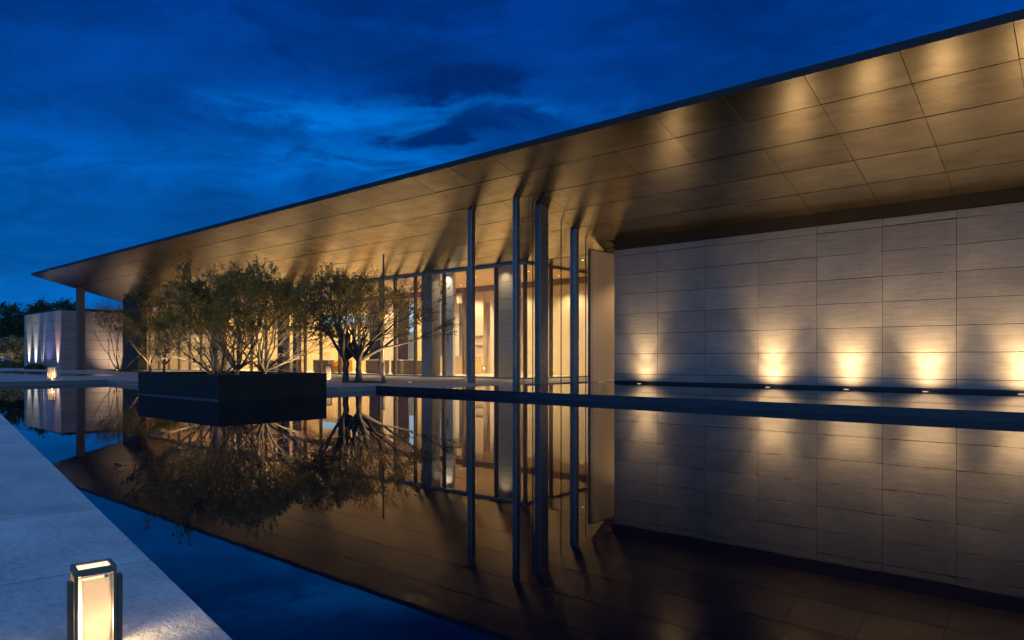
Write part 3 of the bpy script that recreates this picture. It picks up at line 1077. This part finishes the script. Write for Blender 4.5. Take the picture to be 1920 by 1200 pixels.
# terrace trees: two trunks whose crowns have grown together
TT = 'pair of trees on the terrace'
myrtle('myrtle_tree', (-26.28, 18.84, 0.2), 'left trunk of the pair of dark stemmed trees on the terrace before the glass', 48, 3.3, 5.1, stems=9, spread=54, r0=0.135, per=2, trunk_len=1.0, bark='bark_dark', group=TT, minz=1.9, **FINE)
myrtle('myrtle_tree', (-25.80, 19.2, 0.2), 'right trunk of the pair of dark stemmed trees on the terrace before the glass', 62, 4.0, 4.8, stems=9, spread=56, r0=0.135, per=2, trunk_len=1.05, bark='bark_dark', group=TT, minz=1.7, **FINE)
# far trees beside the gatehouse
FAR = dict(maxlev=7, lsize=0.13, kprob=0.16, up_t=0.05, out_t=0.0, spreadl=0.2, leaf='leaf_green', leaflev=3, fork=(9, 24), wig=0.15, tilt0=0.12, side=0.3)
myrtle('myrtle_tree', (-63.35, 22.6, 0.2), 'thin leafed bare branched tree before the gatehouse side wall', 61, 3.6, 5.5, stems=6, spread=50, r0=0.08, per=2, minz=2.2, **FAR)
myrtle('myrtle_tree', (-59.0, 23.3, 0.2), 'small green leafed tree left of the black planter', 73, 3.2, 4.7, stems=5, spread=54, r0=0.09, per=3, trunk_len=0.6, minz=1.8, **FAR)
myrtle('myrtle_tree', (-57.6, 23.8, 0.2), 'small pale trunked tree right behind the black planter corner', 85, 2.8, 4.4, stems=5, spread=54, r0=0.09, per=3, trunk_len=0.6, minz=1.8, **FAR)

# slim post beside the terrace trees
sp = thing('slim_post', (-25.4, 20.3, 0.2), 'slim dark post standing right of the pair of terrace trees', 'post')
MB().cyl(0, 0, 0, 5.9, 0.055, 0.045, 12).obj('shaft', M['steel_brown'], sp, smooth=True)
MB().cyl(0, 0, 0.0, 0.9, 0.095, 0.075, 12).obj('sleeve', M['steel'], sp, smooth=True)

# tree uplights
TU = 'small uplights under the trees'
uplight(-26.0, 10.7, 0.70, 'small uplight in the planter soil at its left front corner', TU, (-23.6, 12.0, 3.0), 560, 110, 1.0, WARM2, 0.05)
uplight(-20.95, 13.3, 0.70, 'small uplight in the planter soil at its right rear corner', TU, (-22.8, 12.0, 3.0), 560, 110, 1.0, WARM2, 0.05)
uplight(-28.1, 20.9, 0.2, 'small uplight on the terrace behind the pair of trees', TU, (-26.5, 19.2, 3.4), 1250, 110, 1.0, WARM2, 0.05)
uplight(-23.9, 20.6, 0.2, 'small uplight on the terrace right of the pair of trees', TU, (-25.6, 19.1, 3.4), 1250, 110, 1.0, WARM2, 0.05)
uplight(-62.4, 22.0, 0.2, 'small uplight below the bare branched tree', TU, (-63.2, 22.8, 3.0), 500, 110, 1.0, WARM, 0.05)
uplight(-58.0, 22.6, 0.2, 'small uplight between the two small green trees', TU, (-58.6, 23.4, 3.0), 800, 120, 1.0, WARM, 0.05)

# low planting on the terrace
def leaf_mound(name, loc, label, sx, sy, sz, n, leaf, lsize, cat='plant', kind=None):
    v, f = [], []
    for i in range(n):
        a = random.uniform(0, 6.283)
        rr = math.sqrt(random.random())
        z = random.random() ** 0.6 * math.sqrt(max(0.0, 1 - rr * rr)) if random.random() < .9 else random.random()
        c = Vector((sx * rr * math.cos(a), sy * rr * math.sin(a), sz * (0.05 + z * random.uniform(.8, 1.1))))
        t = rand_unit()
        b = t.cross(rand_unit()).normalized()
        L = lsize * random.uniform(.6, 1.3)
        o = len(v)
        v += [tuple(c - t * L * .5), tuple(c + b * L * .25), tuple(c + t * L * .5), tuple(c - b * L * .25)]
        f.append((o, o + 1, o + 2, o + 3))
    o = mesh_obj(name, v, f, M[leaf])
    o.location = loc
    return tag(o, label, cat if not kind else None, None, kind)


leaf_mound('low_hedge', (-81.8, 21.3, 0.15), 'low dark hedge in front of the gatehouse uplights', 3.2, 0.6, 0.55, 1500, 'leaf_dark', 0.2, 'hedge')
leaf_mound('low_hedge', (-95.5, 22.8, 0.12), 'low bright green hedge left of the gatehouse', 4.5, 0.9, 0.65, 1800, 'grass', 0.22, 'hedge')
leaf_mound('ground_cover', (-25.4, 19.2, 0.19), 'patchy low ground cover around the pair of terrace trees', 1.5, 0.55, 0.09, 700, 'leaf_dark', 0.07, kind='stuff')
leaf_mound('ground_cover', (-61.0, 22.3, 0.19), 'thin ground cover under the far terrace trees', 4.2, 0.7, 0.14, 700, 'leaf_dark', 0.12, kind='stuff')
bush = myrtle('flowering_bush', (-104.5, 25.5, 0.1), 'pale leafed bush catching light at the left edge', 91, 3.6, 3.6, 7, 5, 62, 0.07, 14, leaf='leaf_pale', bark='bark_dark', lsize=0.28, cat='bush', leaflev=3, spreadl=0.35)
uplight(-101.0, 22.6, 0.12, 'garden uplight before the pale bush at the left edge', None, (-103.5, 25.5, 2.4), 500, 120, 1.0, (1, .80, .5), .06)

# far trees against the dusk sky
FT = [(-118, 33, 9.2, 5.9, 'big dark crowned tree at the left edge behind the bush'), (-128, 52, 10.0, 6.3, 'dark tree behind the gatehouse left corner, crown against the sky'),
      (-112, 47, 6.7, 5.4, 'round dark tree just left of the gatehouse roof'), (-124, 78, 9.2, 5.9, 'distant dark tree showing above the gatehouse roof'),
      (-108, 72, 7.8, 5.4, 'dark tree top showing over the gatehouse parapet beside the far column'), (-138, 36, 9.6, 6.8, 'dark tree beyond the left edge of the lawn'),
      (-118, 20, 7.4, 5.9, 'dark tree at the far left of the lawn')]
for i, (x, y, h_, r_, lab) in enumerate(FT):
    myrtle('dark_tree', (x, y, 0.1), lab, 200 + i, r_, h_, 5, 5, 50, 0.30, 26, leaf='leaf_dark', bark='bark_dark', trunk_len=0.8, lsize=0.42, group='dark trees beyond the gatehouse', leaflev=4, spreadl=0.75)
wood_v = []
leaf_mound('woodland', (-260, 90, 0), 'far dark woodland along the horizon', 60, 170, 15, 9000, 'leaf_dark', 3.2, kind='stuff')


# ================================================================== LANTERNS
def lantern(loc, rz, label, wx, wy, h, energy, planks):
    t = thing('lantern', loc, label, 'lantern', 'garden lanterns by the pool', rz)
    hx, hy = wx / 2, wy / 2
    p = wx * 0.085
    MB().box(-hx, -hy, 0, hx, hy, h * 0.06).obj('base', M['brass'], t, bevel=0.003)
    for sx in (-1, 1):
        for sy in (-1, 1):
            cx, cy = sx * (hx - p / 2), sy * (hy - p / 2)
            MB().box(cx - p / 2, cy - p / 2, h * 0.06, cx + p / 2, cy + p / 2, h * 0.925).obj('post', M['brass'], t)
    if planks:
        for sx in (-1, 1):
            x0, x1 = sorted((sx * (hx + 0.001), sx * (hx + wx * 0.15)))
            MB().box(x0, -hy * 0.95, 0, x1, -hy * 0.35, h * 0.885).obj('side_plank', M['wood_dark'], t, bevel=0.003)
    f = MB()
    zt0, zt1 = h * 0.925, h
    b = p * 1.25
    f.box(-hx, -hy, zt0, hx, -hy + b, zt1).box(-hx, hy - b, zt0, hx, hy, zt1).box(-hx, -hy + b, zt0, -hx + b, hy - b, zt1).box(hx - b, -hy + b, zt0, hx, hy - b, zt1)
    f.obj('top_frame', M['brass'], t, bevel=0.002)
    ln = MB()
    e_ = 0.002
    q0, q1 = h * 0.90, h * 0.985
    ln.box(-hx + b, -hy + b, q0, hx - b, -hy + b + e_, q1).box(-hx + b, hy - b - e_, q0, hx - b, hy - b, q1)
    ln.box(-hx + b, -hy + b + e_, q0, -hx + b + e_, hy - b - e_, q1).box(hx - b - e_, -hy + b + e_, q0, hx - b, hy - b - e_, q1)
    ln.obj('light_catch_liner', M['inner_white'], t)  # white strips added inside the frame to catch the lamp light
    # frosted panes, a little lower than the frame so a slit of light shows above
    g = p * 0.5
    for (x0, y0, x1, y1) in ((-hx + p * 2.1, -hy + g, hx - p * 2.1, -hy + g + .003), (-hx + p * 2.1, hy - g - .003, hx - p * 2.1, hy - g)):
        MB().box(x0, y0, h * 0.11, x1, y1, h * 0.875).obj('pane', M['frost'], t)
    for sx in (-1, 1):
        x0, x1 = sorted((sx * (hx - g), sx * (hx - g - .003)))
        MB().box(x0, -hy + p, h * 0.06, x1, hy - p, h * 0.90).obj('pane', M['glass'], t)
    MB().cyl(0, 0, h * 0.10, h * 0.30, wx * 0.12, wx * 0.12, 16).obj('bulb', M['bulb'], t, smooth=True)
    l = bpy.data.lights.new('lantern_light', 'POINT')
    l.energy = energy
    l.color = (1.0, 0.72, 0.42)
    l.shadow_soft_size = wx * 0.22
    o = bpy.data.objects.new('lantern_light', l)
    o.location = (0, 0, h * 0.36)
    link(o, t)
    return t


lantern((-2.860, 0.928, 0.20), wang - math.pi / 2, 'near lantern of dark wood and frosted glass on the granite walkway', 0.134, 0.112, 0.332, 11.0, True)
lantern((-41.25, 11.45, 0.20), 0.85, 'square bronze lantern on the far terrace edge before the gatehouse', 0.30, 0.30, 0.70, 16.0, False)
lantern((-28.80, 19.65, 0.20), 0.85, 'square bronze lantern behind the black planter near the terrace trees', 0.31, 0.31, 0.80, 16.0, False)

# ================================================================== HALL FURNITURE
def cabinet(x0, x1, y, h, label, mat='brown_panel', dep=0.7):
    t = thing('display_cabinet', ((x0 + x1) / 2, y, 0.222), label, 'cabinet', 'cabinets along the glass')
    w_ = (x1 - x0) / 2
    MB().box(-w_, 0, 0.06, w_, dep, h - 0.07).obj('body', M[mat], t, bevel=0.008)
    MB().box(-w_ + .05, 0.05, 0, w_ - .05, dep - .05, 0.06).obj('plinth', M['plinth'], t)
    MB().box(-w_ - .04, -0.04, h - 0.07, w_ + .04, dep + .04, h).obj('top', M['white_top'], t, bevel=0.006)
    return t


cabinet(-54.6, -52.0, 30.2, 0.95, 'wide low brown cabinet seen behind the right planter tree')
cabinet(-51.3, -49.3, 30.6, 1.0, 'pale low cabinet between the planter tree and the dark pier', 'cream_blind')
cabinet(-46.3, -44.4, 30.2, 0.98, 'broad brown cabinet left of the terrace lantern')
cabinet(-40.3, -38.5, 30.6, 0.98, 'brown cabinet right behind the twin terrace trunks')
cabinet(-37.7, -36.7, 30.8, 0.98, 'narrow dark cabinet behind the slim mullion right of the trees', 'brown_panel')
cabinet(-35.9, -34.75, 30.4, 0.98, 'brown cabinet with pale top left of the concrete pier')
cabinet(-34.2, -33.5, 30.6, 0.98, 'small brown cabinet hard against the concrete pier')
cabinet(-27.9, -27.2, 30.8, 0.98, 'small dark cabinet left of the cream pier', 'brown_panel')
cabinet(-64.6, -63.2, 31.0, 1.05, 'pale cabinet far left behind the small green trees', 'cream_blind')
cabinet(-61.0, -60.0, 30.6, 0.95, 'low pale cabinet left of the planter tree stems', 'white_top')

# orange tub chair
ch = thing('tub_chair', (-42.9, 30.4, 0.222), 'big rounded orange armchair glowing beside the terrace lantern', 'armchair')
c = MB()
n = 18
ri, ro, hh = 0.55, 0.78, 1.1
for i in range(n + 1):
    a = R(-25 + 230 * i / n)
    ca, sa = math.cos(a), math.sin(a)
    hz = hh * (0.72 + 0.28 * math.sin(math.pi * i / n))
    c.v += [(ro * ca, ro * sa, 0.05), (ro * ca, ro * sa, hz), (ri * ca, ri * sa, hz), (ri * ca, ri * sa, 0.05)]
for i in range(n):
    for k in range(4):
        k2 = (k + 1) % 4
        c.f.append((4 * i + k, 4 * i + 4 + k, 4 * i + 4 + k2, 4 * i + k2))
c.f += [(0, 1, 2, 3), (4 * n + 3, 4 * n + 2, 4 * n + 1, 4 * n)]
c.obj('backrest', M['orange'], ch, smooth=False)
MB().cyl(0, 0, 0.06, 0.5, 0.54, 0.54, 24).obj('seat', M['orange'], ch)

# reception desk
rd = thing('reception_desk', (-34.9, 34.0, 0.222), 'long pale oak reception desk in front of the grey wall panels', 'desk')
MB().box(-1.75, 0, 0, 1.9, 0.9, 1.18).obj('desk_front', M['oak'], rd, bevel=0.01)
MB().box(-1.8, -0.03, 1.18, 1.95, 0.95, 1.23).obj('desk_top', M['white_top'], rd)
# shelves on the rear pier
sh = thing('wall_shelf', (-33.75, 35.30, 2.2), 'two short shelves on the pale pier right of the grey panel', 'shelf')
MB().box(-0.35, 0, 0, 0.4, 0.19, 0.04).obj('shelf_board', M['brown_panel'], sh)
MB().box(-0.35, 0, 0.65, 0.4, 0.19, 0.69).obj('shelf_board', M['brown_panel'], sh)
# dark mark on the white panel behind the glass
sg = thing('wall_sign', (-29.52, YF + 0.595, 2.28), 'small dark letter-like sign on the white panel behind the glass', 'sign')
s_ = MB()
s_.box(-0.12, -0.012, 0.40, 0.18, 0, 0.445).box(-0.035, -0.012, 0.0, 0.0, 0, 0.40).box(0.05, -0.012, 0.0, 0.10, 0, 0.30)
s_.box(0.06, -0.012, 0.30, 0.085, 0, 0.40).box(-0.19, -0.012, 0.0, -0.115, 0, 0.05).box(-0.135, -0.012, 0.05, -0.115, 0, 0.09).box(0.0, -0.012, -0.03, 0.2, 0, -0.015)
s_.obj('lettering', M['ink'], sg)

# white dining table and chairs far inside
def chair(x, y, rz, label):
    t = thing('white_chair', (x, y, 0.222), label, 'chair', 'white chairs at the far end of the hall', rz)
    MB().box(-.22, -.22, .43, .22, .22, .47).obj('seat', M['white_top'], t)
    MB().box(-.22, .19, .47, .22, .22, .88).obj('backrest', M['white_top'], t)
    for sx in (-.2, .2):
        for sy in (-.2, .2):
            MB().box(sx - .018, sy - .018, 0, sx + .018, sy + .018, .43).obj('leg', M['oak'], t)


chair(-67.2, 30.4, 0.6, 'white chair nearest the small green tree inside the far bay')
chair(-65.6, 30.9, -0.4, 'white chair beside the pale far cabinet inside the hall')
chair(-62.2, 30.6, 0.2, 'white chair between the pale cabinets behind the planter tree')

# ceiling downlights with the hall's light
dl = MB().cyl(0, 0, -0.016, 0, 0.075, 0.075, 16)
dl_me = bpy.data.meshes.new('diffuser')
dl_me.from_pydata(dl.v, [], dl.f)
dl_me.materials.append(M['downlight'])
dt = MB().cyl(0, 0, -0.012, 0.0, 0.11, 0.11, 16)
dt_me = bpy.data.meshes.new('trim_ring')
dt_me.from_pydata(dt.v, [], dt.f)
dt_me.materials.append(M['steel_brown'])
HALL = 260.0
ORD = ['first', 'second', 'third', 'fourth', 'fifth', 'sixth', 'seventh', 'eighth', 'ninth', 'tenth']
for ix_, x in enumerate((-25.5, -29.8, -34.0, -38.5, -43.0, -48.0, -53.0, -58.5, -64.0, -69.0)):
    for y in (31.0, 33.9):
        t = thing('ceiling_downlight', (x, y, 6.358), 'round downlight in the hall ceiling, %s row, %s from the glass corner' % ('front' if y < 32 else 'rear', ORD[ix_]), 'downlight', 'downlights in the hall ceiling')
        inst('trim_ring', dt_me, (0, 0, 0), t)
        inst('diffuser', dl_me, (0, 0, 0), t)
        l = bpy.data.lights.new('downlight_beam', 'SPOT')
        l.spot_size = R(126)
        l.spot_blend = 0.5
        l.shadow_soft_size = 0.10
        l.energy = HALL * (8.0 if x < -46 else 6.0)
        l.color = (1.0, 0.76, 0.45)
        o = bpy.data.objects.new('downlight_beam', l)
        o.location = (0, 0, -0.025)
        link(o, t)
for x in (-40.5, -34.8):
    t = thing('ceiling_downlight', (x, 39.0, 5.975), 'round downlight in the lower rear ceiling near the ' + ('blue light wall' if x < -38 else 'reception desk'), 'downlight', 'downlights in the rear ceiling')
    inst('trim_ring', dt_me, (0, 0, 0), t)
    inst('diffuser', dl_me, (0, 0, 0), t)
    l = bpy.data.lights.new('downlight_beam', 'SPOT')
    l.spot_size = R(126)
    l.spot_blend = 0.5
    l.shadow_soft_size = 0.10
    l.energy = HALL * 6.0
    l.color = (1.0, 0.76, 0.45)
    o = bpy.data.objects.new('downlight_beam', l)
    o.location = (0, 0, -0.025)
    link(o, t)
t = thing('ceiling_downlight', (-20.3, 29.0, 6.325), 'recessed downlight over the sheltered entrance passage', 'downlight')
inst('trim_ring', dt_me, (0, 0, -0.02), t)
inst('diffuser', dl_me, (0, 0, -0.02), t)
l = bpy.data.lights.new('downlight_beam', 'SPOT')
l.spot_size = R(126)
l.spot_blend = 0.5
l.shadow_soft_size = 0.10
l.energy = 650
l.color = (1.0, 0.66, 0.34)
o = bpy.data.objects.new('downlight_beam', l)
o.location = (0, 0, -0.045)
link(o, t)
# ceiling spotlights; sign panel and cream pier ones added to brighten them
for x, y, z, tx, ty, tz, e, lab in ((-29.5, YF + 0.28, 6.34, -29.5, YF + 0.6, 3.0, 80, 'added spotlight brightening the white panel with the sign'),
                                    (-36.6, 34.6, 6.34, -36.6, 35.5, 3.9, 420, 'narrow spotlight washing the white rear pier'),
                                    (-25.1, YF + 0.26, 6.34, -25.1, YF + 0.75, 1.2, 60, 'added spotlight brightening the cream pier by the glass corner'),
                                    (-30.5, YF + 1.6, 6.34, -30.5, YF + 0.55, 2.6, 200, 'narrow spotlight behind the concrete pier')):
    t = thing('ceiling_spotlight', (x, y, z), lab, 'spotlight')
    inst('trim_ring', dt_me, (0, 0, 0), t)
    spot('spot_beam', (x, y, z - 0.04), (tx, ty, tz), e * 1.2, 118, 1.0, (1.0, 0.86, 0.62), 0.05, t)
